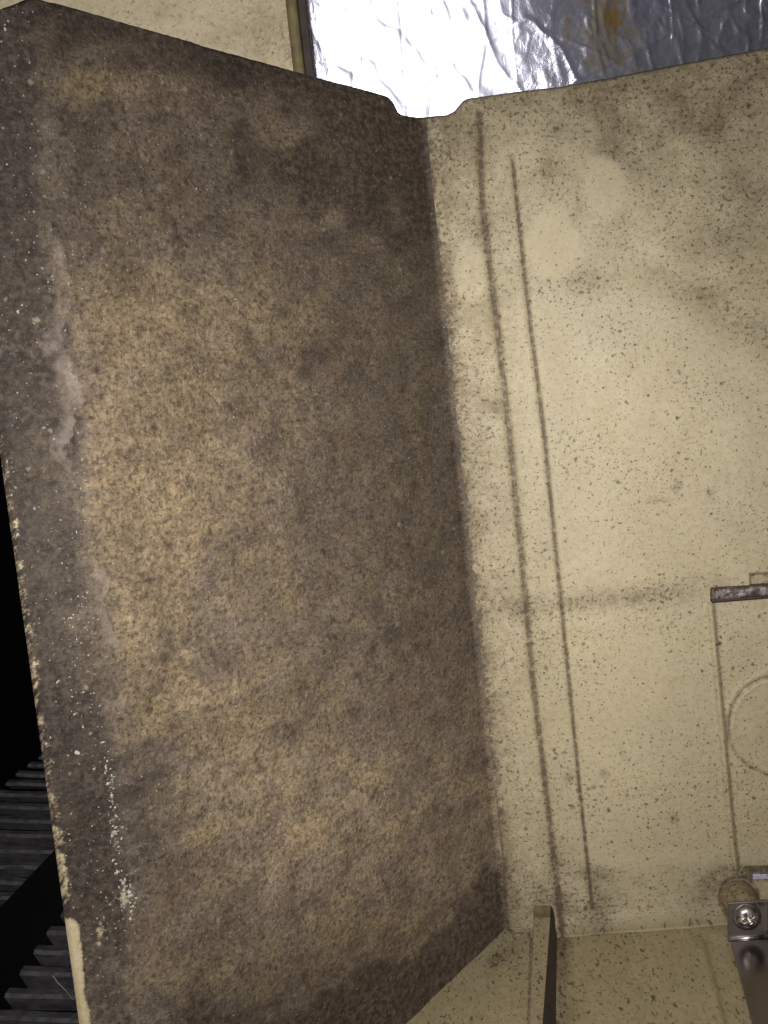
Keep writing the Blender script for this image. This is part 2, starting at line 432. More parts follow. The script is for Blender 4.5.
# crust standing off the side panel along the old drip line
LIL = [(48, 215), (62, 250), (74, 285), (66, 325), (72, 372), (84, 405), (68, 440), (72, 480)]
LIL2 = [(98, 572), (93, 600), (102, 636), (110, 645)]
dl = np.minimum(polydist(PX, PY, LIL), polydist(PX, PY, LIL2))
n_e = (fbm(PX / 13, PY / 13, 41, 4) - .5)
side = S2 < sC
disp += np.where(side, .0003 * np.exp(-((dl + n_e * 16) / 5.0) ** 2), 0)
Pf = base.copy()
Pf[..., :2] += nor[None] * (fwd + disp)[..., None]

US = np.cumsum(np.concatenate([[0], np.diff(s)]) * np.where(s > sC, 1.0, 1.0 + .30 * np.clip((sC - s) / (sC - sF), 0, 1) + .25 * sstep(sF + .010, sF - .012, s)))
UVS = np.stack([np.broadcast_to(US, PX.shape), zed - np.minimum(fwd, R)], 2)
# stains and painted shade --------------------------------------------------------------
def B(*a, **k): return blob(PX, PY, *a, **k)
nz1 = fbm(PX / 40, PY / 40, 61, 5); nz2 = fbm(PX / 16, PY / 16, 71, 4)
foldx = np.interp(PY, [0, 200, 420, 640, 760, 900, 1024], [22, 36, 74, 92, 110, 122, 130])
band = sstep(16, -10, PX - foldx + (nz2 - .5) * 26)
a_dark = np.zeros_like(PX)
a_dark += .95 * band * np.interp(PY, [0, 300, 430, 560, 640, 760, 900, 960, 1024], [1.05, 1.0, .85, .7, .75, 1.0, 1.1, .85, .6])
a_dark += .5 * B(385, 200, 110, 150, 20) + .35 * B(300, 120, 150, 60, 15) + .55 * B(90, 5, 60, 28) + .35 * B(250, 60, 130, 22, 16)
a_dark += .30 * B(330, 320, 110, 120)
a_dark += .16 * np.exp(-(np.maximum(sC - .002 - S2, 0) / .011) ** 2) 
dg = (PY - (868 + (500 - PX) * .78))                                   # tide line falling left from the corner
a_dark += 1.35 * sstep(-24, 34, dg + (nz2 - .5) * 44) * sstep(250, 340, PX + (nz1 - .5) * 120) * (.78 + .22 * nz1)
a_dark -= .45 * B(410, 945, 30, 60, 40)
a_dark += .75 * B(330, 1015, 150, 46, -12) + .45 * B(200, 1010, 80, 50)
a_dark += .40 * B(140, 800, 26, 90) + .14 * B(270, 645, 90, 14, -4) + .28 * B(350, 700, 120, 40, -10) + .28 * B(390, 630, 100, 18, -6)
a_dark += .30 * B(300, 470, 40, 30)
a_dark += (fbm(PX / 70, PY / 60, 131, 5) - .5) * .9 + .38 * sstep(230, 60, PY) + .22 * sstep(60, 15, PY - np.interp(PX, EDGE[:, 0], EDGE[:, 1])) + (fbm(PX / 22, PY / 22, 231, 4) - .5) * 1.0 + (nz1 - .55) * .4
a_dark -= .5 * B(150, 90, 110, 16, 5) + .35 * B(130, 520, 90, 150)
a_tan = 1.0 * B(135, 515, 70, 130) + .6 * B(200, 470, 130, 190) + .3 * B(250, 330, 90, 60) + .85 * B(168, 692, 46, 38) + .45 * B(230, 330, 120, 110) + .5 * B(150, 90, 120, 18, 6) + .45 * B(75, 95, 40, 40)
a_tan += .35 * B(300, 800, 150, 70) + .55 * B(370, 596, 110, 9, -5) + .3 * B(220, 740, 90, 60) + .35 * B(170, 210, 10, 12) + .4 * B(170, 960, 60, 60) + .3 * B(110, 300, 40, 120)
ua, va = PX * math.cos(.50) - PY * math.sin(.50), PX * math.sin(.50) + PY * math.cos(.50)
stk = fbm(ua / 110, va / 9, 171, 4) - .5
low = sstep(600, 720, PY)
a_tan += .35 * B(140, 520, 50, 80) + .4 * B(165, 690, 30, 26)
a_tan += stk * 1.0 * low + .35 * low * sstep(140, 220, PX)
a_dark += -stk * .8 * low - .12 * low * sstep(140, 220, PX)
a_tan += (nz1 - .5) * 1.1 + (fbm(PX / 26, PY / 26, 151, 4) - .5) * .9 - .5 * band
lilx = np.interp(PY, [p[1] for p in LIL], [p[0] for p in LIL]); lil2x = np.interp(PY, [p[1] for p in LIL2], [p[0] for p in LIL2])
sd = lilx - PX + (nz2 - .5) * 16 + (fbm(PX / 7, PY / 7, 101, 3) - .5) * 8          # + inside, the crust's own ragged outline
a_lil = sstep(-1.5, 2.5, sd) * np.exp(-(np.maximum(sd, 0) / np.interp(PY, [200, 300, 340, 440, 480], [8, 12, 26, 22, 9])) ** 2) * np.interp(PY, [205, 225, 300, 330, 430, 470, 490], [0, .6, .55, 1.05, 1.05, .6, 0])
sd2 = PX - lil2x + (nz2 - .5) * 10
a_lil += sstep(-1.5, 2, sd2) * np.exp(-(np.maximum(sd2, 0) / 9) ** 2) * np.interp(PY, [562, 578, 640, 652], [0, 2.2, 2.4, 0])
a_lil = a_lil * (.72 + .5 * nz2)
a_lil += .25 * B(60, 260, 14, 40) + .5 * B(260, 400, 170, 160) * sstep(.48, .60, nz1) + .55 * B(290, 790, 170, 110) * sstep(.42, .62, fbm(PX / 60, PY / 40, 181, 4))
dedge = S2 / .0006 * 1.6                                               # from the free edge, about pixels
a_cream = np.where(S2 < sF, sstep(11, 3, dedge + (nz2 - .5) * 5), 0) * np.interp(PY, [380, 440, 600, 740, 900, 908, 916, 924], [0, .42, .50, .46, .60, .3, .3, 1.35])
CRK = [(104, 742), (108, 770), (113, 800), (117, 830), (116, 860), (121, 880), (124, 905)]
a_cream += .5 * np.exp(-(polydist(PX, PY, CRK) / 2.6) ** 2) * nz2 * 1.4
a_cream += .52 * B(126, 898, 8, 10) + .5 * B(103, 925, 7, 12, 10) + .42 * B(98, 945, 5, 20) + .45 * B(42, 405, 4, 8) + .42 * B(80, 660, 3, 5)
a_cream += .42 * B(170, 208, 9, 7) + .40 * B(208, 238, 6, 8)
a_fleck = .9 * band + .7 * np.exp(-(polydist(PX, PY, CRK) / 16) ** 2) + .3 * B(120, 200, 100, 120)
# coarse tone map: uneven soot and some of the flash's falloff painted in (1 = as the paint mix above)
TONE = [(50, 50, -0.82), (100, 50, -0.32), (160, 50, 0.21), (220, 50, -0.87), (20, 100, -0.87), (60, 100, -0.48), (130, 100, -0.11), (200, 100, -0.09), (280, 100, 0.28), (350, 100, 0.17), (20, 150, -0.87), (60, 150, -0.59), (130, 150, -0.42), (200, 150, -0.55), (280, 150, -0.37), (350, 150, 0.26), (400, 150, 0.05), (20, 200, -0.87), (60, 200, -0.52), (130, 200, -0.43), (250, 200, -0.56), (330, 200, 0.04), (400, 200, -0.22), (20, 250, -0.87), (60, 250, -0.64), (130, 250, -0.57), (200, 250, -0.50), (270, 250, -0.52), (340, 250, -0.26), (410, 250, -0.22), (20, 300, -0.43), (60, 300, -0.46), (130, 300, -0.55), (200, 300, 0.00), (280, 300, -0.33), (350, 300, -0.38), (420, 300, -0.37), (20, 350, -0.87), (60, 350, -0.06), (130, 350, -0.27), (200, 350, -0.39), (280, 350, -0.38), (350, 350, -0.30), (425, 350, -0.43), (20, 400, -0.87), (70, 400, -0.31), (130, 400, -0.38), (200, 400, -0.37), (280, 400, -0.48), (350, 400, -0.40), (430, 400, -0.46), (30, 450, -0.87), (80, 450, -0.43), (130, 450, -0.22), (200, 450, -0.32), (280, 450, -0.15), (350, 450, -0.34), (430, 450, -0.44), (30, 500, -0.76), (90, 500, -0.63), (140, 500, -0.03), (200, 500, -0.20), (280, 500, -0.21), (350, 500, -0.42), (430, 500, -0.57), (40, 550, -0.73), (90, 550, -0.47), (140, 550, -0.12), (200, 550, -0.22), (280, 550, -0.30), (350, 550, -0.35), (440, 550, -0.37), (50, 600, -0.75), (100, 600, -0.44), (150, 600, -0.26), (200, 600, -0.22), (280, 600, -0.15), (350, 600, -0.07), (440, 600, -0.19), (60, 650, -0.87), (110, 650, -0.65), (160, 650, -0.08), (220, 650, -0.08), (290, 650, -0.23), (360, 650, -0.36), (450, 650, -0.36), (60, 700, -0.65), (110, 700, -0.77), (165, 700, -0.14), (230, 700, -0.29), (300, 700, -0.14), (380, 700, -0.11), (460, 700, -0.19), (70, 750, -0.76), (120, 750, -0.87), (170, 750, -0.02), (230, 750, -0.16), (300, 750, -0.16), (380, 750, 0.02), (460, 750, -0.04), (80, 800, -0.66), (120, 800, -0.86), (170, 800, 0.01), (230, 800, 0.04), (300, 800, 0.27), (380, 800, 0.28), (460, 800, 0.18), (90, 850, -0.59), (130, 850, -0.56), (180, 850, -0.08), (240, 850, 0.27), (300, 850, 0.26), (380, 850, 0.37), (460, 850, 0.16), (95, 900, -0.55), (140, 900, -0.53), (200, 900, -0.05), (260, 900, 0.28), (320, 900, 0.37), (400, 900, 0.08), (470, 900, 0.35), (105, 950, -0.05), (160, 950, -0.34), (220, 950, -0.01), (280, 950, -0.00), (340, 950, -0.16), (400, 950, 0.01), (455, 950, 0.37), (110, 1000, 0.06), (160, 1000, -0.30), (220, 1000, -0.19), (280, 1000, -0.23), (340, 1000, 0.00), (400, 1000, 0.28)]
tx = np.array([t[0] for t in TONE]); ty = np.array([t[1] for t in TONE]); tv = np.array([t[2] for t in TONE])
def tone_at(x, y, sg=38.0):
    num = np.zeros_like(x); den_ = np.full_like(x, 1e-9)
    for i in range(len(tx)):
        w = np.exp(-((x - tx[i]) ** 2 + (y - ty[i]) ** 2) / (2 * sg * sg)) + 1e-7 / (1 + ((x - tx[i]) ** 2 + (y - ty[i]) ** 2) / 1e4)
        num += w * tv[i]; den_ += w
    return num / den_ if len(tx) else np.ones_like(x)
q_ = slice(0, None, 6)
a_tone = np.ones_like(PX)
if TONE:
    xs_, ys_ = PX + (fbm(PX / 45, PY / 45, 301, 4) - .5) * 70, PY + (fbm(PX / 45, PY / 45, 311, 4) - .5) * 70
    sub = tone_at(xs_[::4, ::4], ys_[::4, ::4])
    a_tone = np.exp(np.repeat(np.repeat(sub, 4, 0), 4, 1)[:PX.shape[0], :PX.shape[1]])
# back panel
g = .62 * B(628, 70, 34, 22) + .5 * B(668, 60, 30, 12) + .55 * B(720, 62, 50, 12, -8) + .5 * B(625, 128, 26, 24) + .6 * B(603, 152, 14, 12) + .45 * B(545, 168, 14, 22) + .4 * B(585, 280, 30, 14)
g += .5 * B(640, 58, 180, 26, -9) * nz1 * 1.6
g += .55 * B(695, 150, 80, 60) * nz1 + .2 * B(690, 252, 14, 12)
g += .58 * B(585, 602, 60, 11, -3) + .66 * B(668, 592, 50, 12, -6) + .34 * B(520, 606, 40, 13) + .25 * B(600, 632, 50, 7, -6)
g += .20 * blob(PX, PY, 722, 306, 84, 15, 31)  # soft diagonal shadow band, painted in as a smear
g += .95 * B(470, 108, 12, 12) + .85 * B(477, 118, 10, 18) + .5 * B(425, 125, 18, 10) + .4 * B(440, 165, 26, 22) + .4 * B(450, 140, 24, 22)
g += .9 * B(711, 493, 5, 5) + .7 * B(677, 487, 4, 9) + .6 * B(662, 500, 12, 3) + .8 * B(603, 773, 4, 4) + .8 * B(673, 818, 4, 4) + .7 * B(569, 778, 6, 6) + .5 * B(622, 752, 3, 8, -40)
g += .7 * B(497, 406, 8, 8) + .3 * B(735, 250, 40, 60)
g += .40 * sstep(858, 872, PY) * sstep(918, 902, PY) * (.4 + nz2) + .55 * B(592, 872, 22, 9) + .5 * B(556, 862, 12, 7) + .62 * B(600, 908, 12, 24, 20) + .45 * B(575, 905, 22, 14)  # kink band: its shade painted in as speckled grime; then real smears
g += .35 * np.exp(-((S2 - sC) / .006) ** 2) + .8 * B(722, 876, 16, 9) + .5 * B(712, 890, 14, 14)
g += np.where(np.abs(PY - RYT) < 30, 0, 0) + .3 * B(716, 588, 14, 20)
g += .75 * slot + .5 * nt
g += .55 * np.exp(-(d1 / 9.0) ** 2) * np.interp(PY, [100, 200, 320, 420], [.8, .35, .2, .15])
g += .55 * np.exp(-((PX - RX - 2.2) / 1.3) ** 2) * sstep(600, 612, PY) * sstep(872, 862, PY)  # thin dark line down the step: shade of its face painted in
g += (nz1 - .5) * .5 * sstep(330, 120, PY)
g += .65 * sstep(75, 0, PY - np.interp(PX, EDGE[:, 0], EDGE[:, 1])) * (.35 + .9 * nz1) * sstep(500, 620, PX)
g += .34 * sstep(380, 60, PY) * sstep(sC + .012, sC + .03, S2) * (.6 + .8 * nz1) + .12 * sstep(600, 768, PX)  # broad veil: soot, plus dimming to the top and right painted in
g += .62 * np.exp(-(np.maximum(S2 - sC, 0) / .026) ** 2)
g = g * (.55 + .9 * nz2)
g += .46 * blob(PX, PY, 735, 318, 105, 13, 31) + .30 * sstep(908, 922, PY) * (.3 + nz2) * sstep(640, 590, PX) + .28 * sstep(115, 60, PY) + .06 * sstep(330, 150, PY)  # first blob: the diagonal shadow band again, painted into the colour
g += (.9 * B(470, 108, 14, 10) + .8 * B(478, 112, 10, 14) + .6 * B(428, 122, 16, 8)) * (.6 + .6 * nz2)
cl = sstep(1.20, .74, np.hypot((PX - 552) / 26, (PY - 243) / 36) + (nz2 - .5) * .35) + sstep(1.20, .74, np.hypot((PX - 604) / 22, (PY - 188) / 32) + (nz2 - .5) * .35)
cl += .6 * sstep(1.2, .8, np.hypot((PX - 470) / 16, (PY - 272) / 26) + (nz2 - .5) * .5)
cl = np.clip(cl, 0, 1)
g = g * (1 - .85 * cl)
cre1 = np.exp(-(d1 / 3.3) ** 2) * np.interp(PY, [100, 118, 250, 420, 560, 800, 925], [.6, .95, .9, .82, .85, .92, 1.05]) * (.75 + .45 * nz2)
cre2 = np.exp(-(d2 / 1.75) ** 2) * sstep(150, 168, PY) * (.85 + .5 * nz2)
a_crease = np.maximum(np.maximum(cre1, cre2), .85 * np.exp(-(dc / 1.2) ** 2) * (.4 + nz2) * np.where(PX > 715, 1, 0))
a_crease = np.maximum(a_crease, .8 * np.exp(-((np.hypot(PX - 737, PY - 894.5) - 19.5) / 2.2) ** 2) * np.where(backm, 1, 0))
a_crease = np.maximum(np.maximum(a_crease, .75 * slot), .55 * roll)  # rolled top edge: its shade painted in; slot darkened throughout
a_crease = np.maximum(a_crease, .6 * nt * (1 - sstep(751, 754, PX) * sstep(575.5, 578, PY + (PX - 750) * .05)))
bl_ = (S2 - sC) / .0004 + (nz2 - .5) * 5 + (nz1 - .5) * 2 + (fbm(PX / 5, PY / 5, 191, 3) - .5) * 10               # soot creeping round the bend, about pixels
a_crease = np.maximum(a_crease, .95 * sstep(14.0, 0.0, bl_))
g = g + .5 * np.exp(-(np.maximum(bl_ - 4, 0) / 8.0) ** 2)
a_crease = np.maximum(a_crease, .8 * blob(PX, PY, 590, 343, 2.2, 2.6))

hb = empty('metal_housing', (CB[0], CB[1], 0), 'bent sheet metal housing, sooty left panel folded to speckled cream back and floor', 'housing')
iC = int(np.argmin(np.abs(s - sC - .0016)))
sl = slice(0, iC + 1)
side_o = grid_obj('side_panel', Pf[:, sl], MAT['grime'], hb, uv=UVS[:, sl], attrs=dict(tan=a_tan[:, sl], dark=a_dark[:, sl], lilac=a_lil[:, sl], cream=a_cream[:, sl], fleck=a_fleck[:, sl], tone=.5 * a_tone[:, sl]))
tag(side_o, 'brown soot crusted panel with flaking pale edge')
sr = slice(iC, None)
back_o = grid_obj('back_panel', Pf[:, sr], MAT['cream'], hb, uv=UVS[:, sr], attrs=dict(grime=g[:, sr], clean=cl[:, sr], crease=a_crease[:, sr]))
tag(back_o, 'cream enamel panel with two pressed creases')
# floor pan ------------------------------------------------------------
fx = np.arange(-.06, CB[0] + .235, .0007); fy = np.arange(.25, CB[1] + .012, .0007)
FX, FY = np.meshgrid(fx, fy)
lineR = CB[1] - .0005 + (FX - CB[0]) * B1[1] / B1[0]
keep = np.minimum(FY, lineR + .0005)                                   # runs under the foot fillet
lineL = CB[1] + (FX - CB[0]) * A1[1] / A1[0] + .002
FYk = np.minimum(keep, np.where(FX < CB[0], np.maximum(lineL, .25), 9))
FP = np.stack([FX, FYk, np.full_like(FX, ZF)], 2)
fpx, fpy, _ = proj(FP)
def FB(*a, **k): return blob(fpx, fpy, *a, **k)
fn1 = fbm(fpx / 40, fpy / 40, 81, 5); fn2 = fbm(fpx / 14, fpy / 14, 91, 4)
stx = np.interp(fpy, [935, 1020, 1300], [703, 725, 800])
step_ = sstep(-3, 3, fpx - stx) * sstep(932, 944, fpy)
FP[..., 2] += -.0009 * step_ + (fn1 - .5) * .0008 - .0002 + .0004 * np.exp(-((fpx - stx + 5) / 5) ** 2) * sstep(932, 950, fpy)
fg = .55 * FB(505, 955, 20, 9, -38) + .55 * FB(493, 960, 10, 6) + .8 * FB(563, 935, 11, 12) + .75 * np.exp(-((fpx - np.interp(fpy, [925, 1024, 1200], [562, 561, 566])) / 8.0) ** 2) * sstep(1200, 930, fpy) * (.5 + fn2)
fg += .4 * FB(590, 926, 22, 8) + .35 * FB(570, 1010, 16, 22) + .30 * FB(702, 940, 10, 8) + (fn1 - .5) * .25 + .10
fg += .6 * sstep(12, 0, np.abs(fpy - 926 - (600 - fpx) * .05)) * (.3 + fn2) * sstep(500, 520, fpx)
fcr = .8 * np.exp(-((fpx - np.interp(fpy, [908, 1024, 1200], [532, 527.6, 521])) / 1.2) ** 2) * sstep(915, 925, fpy)
floor_o = grid_obj('floor_pan', FP, MAT['floor'], hb, dict(grime=fg, clean=fg * 0, crease=fcr))
tag(floor_o, 'cream enamel floor dotted with dark specks')
floor_o.location.z -= .0002

# round boss the bracket is bolted to -------------------------------------
b_c = on_plane(737, 895, np.array([CB[0], CB[1], 0.0]), nR); bR = .0073
bu = np.array([B1[0], B1[1], 0.0]); bv = np.array([0, 0, 1.0])
prof = [(1.04, -.002), (1.0, .0004), (.985, .003), (.97, .009), (.95, .015), (.93, .0185), (.88, .0195), (.5, .0198), (.02, .0198)]
ang = np.linspace(0, 2 * math.pi, 65)
BP = np.array([[b_c + bR * q * (math.cos(t) * bu + math.sin(t) * bv) + nR * h for t in ang] for q, h in prof])
bqx, bqy, _ = proj(BP)
bgr = .35 + .5 * sstep(6, 19, bqx - 738) + .5 * sstep(890, 880, bqy) + .35 * (fbm(bqx / 5, bqy / 5, 8) - .5)
bo = grid_obj('boss', BP, cream_paint('boss_paint', (.42, .34, .20), axes='XZ'), hb, dict(grime=bgr, clean=bgr * 0, crease=np.exp(-((np.hypot(bqx - 737, bqy - 895) - 19.5) / 1.6) ** 2) * .8))
tag(bo, 'round brown stained boss')

# rail on the floor ------------------------------------------------------
RH = .0075
def zt(px, py, h=RH): return on_z(px, py, h)
wp = np.array([CB[0], CB[1], 0.0])                                     # plane of the back panel; nR points at the viewer
def wall(px, py, off=0.0): return on_plane(px, py, wp + nR * off, nR)
RH = wall(533.5, 918, .0085)[2]
TL, TR = zt(533.5, 918, RH), zt(550.5, 917, RH); BL, BR = zt(527, 1060, RH), zt(540, 1060, RH)
EL, ER, ET = wall(533.3, 905.5, .0035), wall(550.5, 905, .0035), wall(554.5, 905.4, .0012)
fl_, fr_ = on_z(534, 940, 0), on_z(557.0, 938, 0); bl_, br_ = on_z(526, 1085, 0), on_z(555, 1085, 0)
el_, er_ = on_z(534, 930, 0), on_z(557, 930, 0)
rv = [TL, TR, BL, BR, EL, ER, fl_, fr_, bl_, br_, el_, er_, ET]
rf = [(0, 1, 5, 4), (2, 3, 1, 0), (1, 3, 9, 7), (5, 1, 7, 11, 12), (2, 0, 6, 8), (0, 4, 10, 6), (4, 5, 12, 11, 10), (3, 2, 8, 9)]
rail_mat = cream_paint('cream_enamel_rail', (.41, .34, .205), speck=1.1, axes='XY')
side_mat = flat_mat('sooty_shaded_paint', (.075, .054, .042), .8, var=.4, scale=300, bump=.3)  # right flank of the rail: soot, with its shade painted in
ro = mesh_obj('rail', rv, rf, rail_mat, hb, bevel=.0006)
ro.data.materials.append(side_mat); ro.data.polygons[2].material_index = 1; ro.data.polygons[3].material_index = 1
ro.data.materials.append(flat_mat('brown_smeared_paint', (.24, .19, .11), .6, var=.5, scale=260, bump=.2)); ro.data.polygons[0].material_index = 2
tag(ro, 'narrow raised rail with sooty right flank, its shade painted in')

# loose paint flakes along the crack, too small to pick apart --------------
fv, ff = [], []
def sheet_point(px, py):
    k = np.argmin((PX[:, :iC] - px) ** 2 + (PY[:, :iC] - py) ** 2)
    j, i = divmod(k, iC); return Pf[j, i], np.array([nor[i][0], nor[i][1], 0.0]), np.array([tang[i][0], tang[i][1], 0.0])
def flake(px, py, r):
    p, nn, tt = sheet_point(px, py); k = random.choice((4, 5, 6)); a0 = random.uniform(0, 6.28)
    el = random.uniform(.35, 1); rt = random.uniform(0, 6.28); i0 = len(fv); tl = random.uniform(-.5, .5); tl2 = random.uniform(-.4, .4)
    for q in range(k):
        t = a0 + 6.283 * q / k; rr = r * random.uniform(.6, 1.1)
        u, v = rr * math.cos(t), rr * el * math.sin(t)
        u, v = u * math.cos(rt) - v * math.sin(rt), u * math.sin(rt) + v * math.cos(rt)
        fv.append(p + tt * u + np.array([0, 0, 1.0]) * v + nn * (.0005 + tl * u + tl2 * v))
    fv.append(p + nn * (.0005 + r * .35))
    for q in range(k): ff.append((i0 + q, i0 + (q + 1) % k, i0 + k))
cx = [p[0] for p in CRK]; cy = [p[1] for p in CRK]
for _ in range(80):
    y = random.triangular(742, 915, 890 if random.random() < .4 else 790); x = np.interp(y, cy, cx) + random.gauss(0, 2.6)
    flake(x, y, abs(random.gauss(.00022, .00018)) + .00012)
for _ in range(60): flake(random.gauss(127, 6), random.gauss(897, 9), abs(random.gauss(.0003, .0002)) + .00012)
for x, y, r in ((58, 680, .0010), (77, 751, .0008), (118, 873, .0013), (115, 833, .0008), (103, 742, .0008)): flake(x, y, r)
for _ in range(70): flake(random.gauss(80, 9), random.uniform(590, 720), abs(random.gauss(.00012, .00008)) + .0001)
for _ in range(70): flake(random.gauss(100, 14), random.uniform(760, 960), abs(random.gauss(.00010, .00008)) + .0001)
flk = mesh_obj('paint_flakes', fv, ff, flat_mat('pale_flake', (.58, .53, .45), .6, var=.7, scale=700), hb)
flk['kind'] = 'stuff'

# ------------------------------------------------------------------ rusty bar across the back panel
def rust_mat():
    n = N('rusty_steel')
    a = n.noise(130, 6, .7); b = n.noise(420, 5, .7); e = n.step(.50, .64, n.math('ADD', n.math('MULTIPLY', a, .6), n.math('MULTIPLY', b, .4)))
    c = n.mix(e, (.070, .040, .032), (.42, .36, .37)); c = n.mix(n.specks(380, .45, 2.5), c, (.03, .018, .015))
    return n.done(c, n.math('ADD', .42, n.math('MULTIPLY', b, .25)), n.bump(b, .5, .0006), n.math('MULTIPLY', e, .75), .4)
RUST = rust_mat()
bar = empty('rusty_bar', wall(710, 600, 0.0), 'dark rusty metal bar sticking out across the right side of cream panel', 'metal bar')
def strip(px, py0, py1, d0, d1):
    """solid between two lines on the wall: px (left,right), py0 top pair, py1 bottom pair, depth offsets"""
    b_ = [wall(px[0], py1[0], d0), wall(px[1], py1[1], d0), wall(px[1], py0[1], d0), wall(px[0], py0[0], d0)]
    sh = nR * (d1 - d0)
    return prism(b_, [p + sh for p in b_])
v, f = strip((711, 845), (586, 577.5), (597.5, 586), -.003, .0042)
mesh_obj('bar_body', v, f, RUST, bar, bevel=.0012, segs=3)
v, f = strip((708.5, 845), (597, 587), (600.5, 589.5), -.003, .0030)
mesh_obj('bar_lip', v, f, flat_mat('dark_rust', (.05, .03, .026), .6, var=.5, scale=400, bump=.4), bar, bevel=.0004)
v, f = strip((708.5, 712.5), (586, 585.5), (598, 597.5), -.003, .0030)
mesh_obj('bar_end_cap', v, f, flat_mat('rust_end', (.16, .105, .07), .6, var=.6, scale=500, bump=.4), bar, bevel=.0008)

# silver blade in the slot
def steel(name, col=(.62, .60, .66), rough=.3, sc=300, metal=1.0, grime=(.48, .66)):
    n = N(name); a = n.noise(sc, 5, .65); st = n.noise(1, 4, .6, n.map((60, 60, 900)))
    c = n.mix(n.step(*grime, a), col, tuple(x * f for x, f in zip(col, (.42, .36, .30))))
    return n.done(c, n.math('ADD', rough, n.math('MULTIPLY', st, .12)), n.bump(n.math('ADD', a, n.math('MULTIPLY', st, .4)), .12, .0004), metal)
v, f = strip((751, 850), (871.2, 868.3), (877.6, 874.6), -.0025, .0006)
bl = mesh_obj('steel_blade', v, f, steel('bright_steel', (.62, .60, .74), .45, 500, .55), None, bevel=.0003)
tag(bl, 'short bright steel blade lying in the slot just above the bracket', 'blade')

# ------------------------------------------------------------------ bracket with its screw
BO = next(o for o in np.arange(.004, .06, .0005) if wall(729.8, 940.0, o)[2] > .0024)                                                             # front face, ahead of the wall
brk = empty('angle_bracket', wall(748, 938, BO), 'shiny dark steel angle bracket screwed at the lower right of cream panel', 'bracket')
dk = steel('dark_polished_steel', (.19, .17, .165), .15, 160, grime=(.56, .80))
DK2 = steel('dark_brushed_steel', (.30, .265, .255), .38, 200)
v, f = strip((727.2, 767.5), (901.2, 898.6), (940.5, 938), BO - .0014, BO)
mesh_obj('upright_plate', v, f, DK2, brk, bevel=.0004)
jl = wall(729.8, 939.0, BO - .0004); jz = jl[2]
jr = jl + np.array([B1[0], B1[1], 0]) * .0148
e0 = on_z(752.5, 1024, jz); dirv = (e0 - jl); 
near = jl + dirv * 1.5; nearr = near + np.array([B1[0], B1[1], 0]) * .0148
t_ = np.array([0, 0, -.0014])
v, f = prism([jl + t_, jr + t_, nearr + t_, near + t_], [jl, jr, nearr, near])
mesh_obj('base_leg', v, f, dk, brk, bevel=.0003)
fold = [jl + np.array([0, 0, .0000]) + nR * .0006, jr + nR * .0006]
def tube(p, q, r, k=10):
    p, q = np.array(p), np.array(q); ax = (q - p) / np.linalg.norm(q - p); u = np.cross(ax, [0, 0, 1.0]); u /= np.linalg.norm(u); w = np.cross(ax, u)
    ring = lambda c: [c + r * (math.cos(6.2832 * i / k) * u + math.sin(6.2832 * i / k) * w) for i in range(k)]
    return prism(ring(p), ring(q))
v, f = tube(fold[0] + np.array([0, 0, .0002]), fold[1] + np.array([0, 0, .0002]), .0007)
mesh_obj('folded_edge', v, f, steel('worn_steel_edge', (.75, .72, .74), .32), brk, smooth=True)
# pan-head screw, cross recess cut into the dome
def screw_head(px, py, r, name, mat, parent):
    c = wall(px, py, BO); up = np.array([0, 0, 1.0]); rt = np.array([B1[0], B1[1], 0])
    rings, seg = 56, 96; v = []; f = []
    Rr = np.linspace(0, 1, rings)
    for i, q in enumerate(Rr):
        for k in range(seg):
            a = 6.28318 * k / seg; x, y = q * math.cos(a), q * math.sin(a)
            h = .52 * math.sqrt(max(0, 1 - q ** 2.6)) * r
            ca, sa = math.cos(.5), math.sin(.5); xr, yr = x * ca + y * sa, -x * sa + y * ca
            arm = min(max(abs(xr) / .13, abs(yr) / .52), max(abs(yr) / .13, abs(xr) / .52))
            h -= .40 * r * float(1 - sstep(.75, 1.15, arm)) * (1 - .55 * min(1, math.hypot(x, y) / .52)) 
            v.append(c + rt * x * r + up * y * r + nR * max(h, .0001))
    for i in range(rings - 1):
        for k in range(seg):
            f.append((i * seg + k, (i + 1) * seg + k, (i + 1) * seg + (k + 1) % seg, i * seg + (k + 1) % seg))
    return mesh_obj(name, v, f, mat, parent, smooth=True)
sc_ = screw_head(747, 916.6, .0042, 'screw', steel('screw_steel', (.70, .67, .64), .34, 600, grime=(.46, .62)), brk)
rw = wall(747, 916.8, BO)
wv_, wf_ = [], []
for i, (rr, hh) in enumerate(((.0040, .0003), (.0051, .0003), (.0053, .0001))):
    for k in range(40):
        a = 6.2832 * k / 40; wv_.append(rw + np.array([B1[0], B1[1], 0]) * rr * math.cos(a) + np.array([0, 0, 1.]) * rr * math.sin(a) + nR * hh)
for i in range(2):
    for k in range(40): wf_.append((i * 40 + k, (i + 1) * 40 + k, (i + 1) * 40 + (k + 1) % 40, i * 40 + (k + 1) % 40))
mesh_obj('washer_ring', wv_, wf_, steel('dull_washer', (.16, .145, .145), .45), brk, smooth=True)

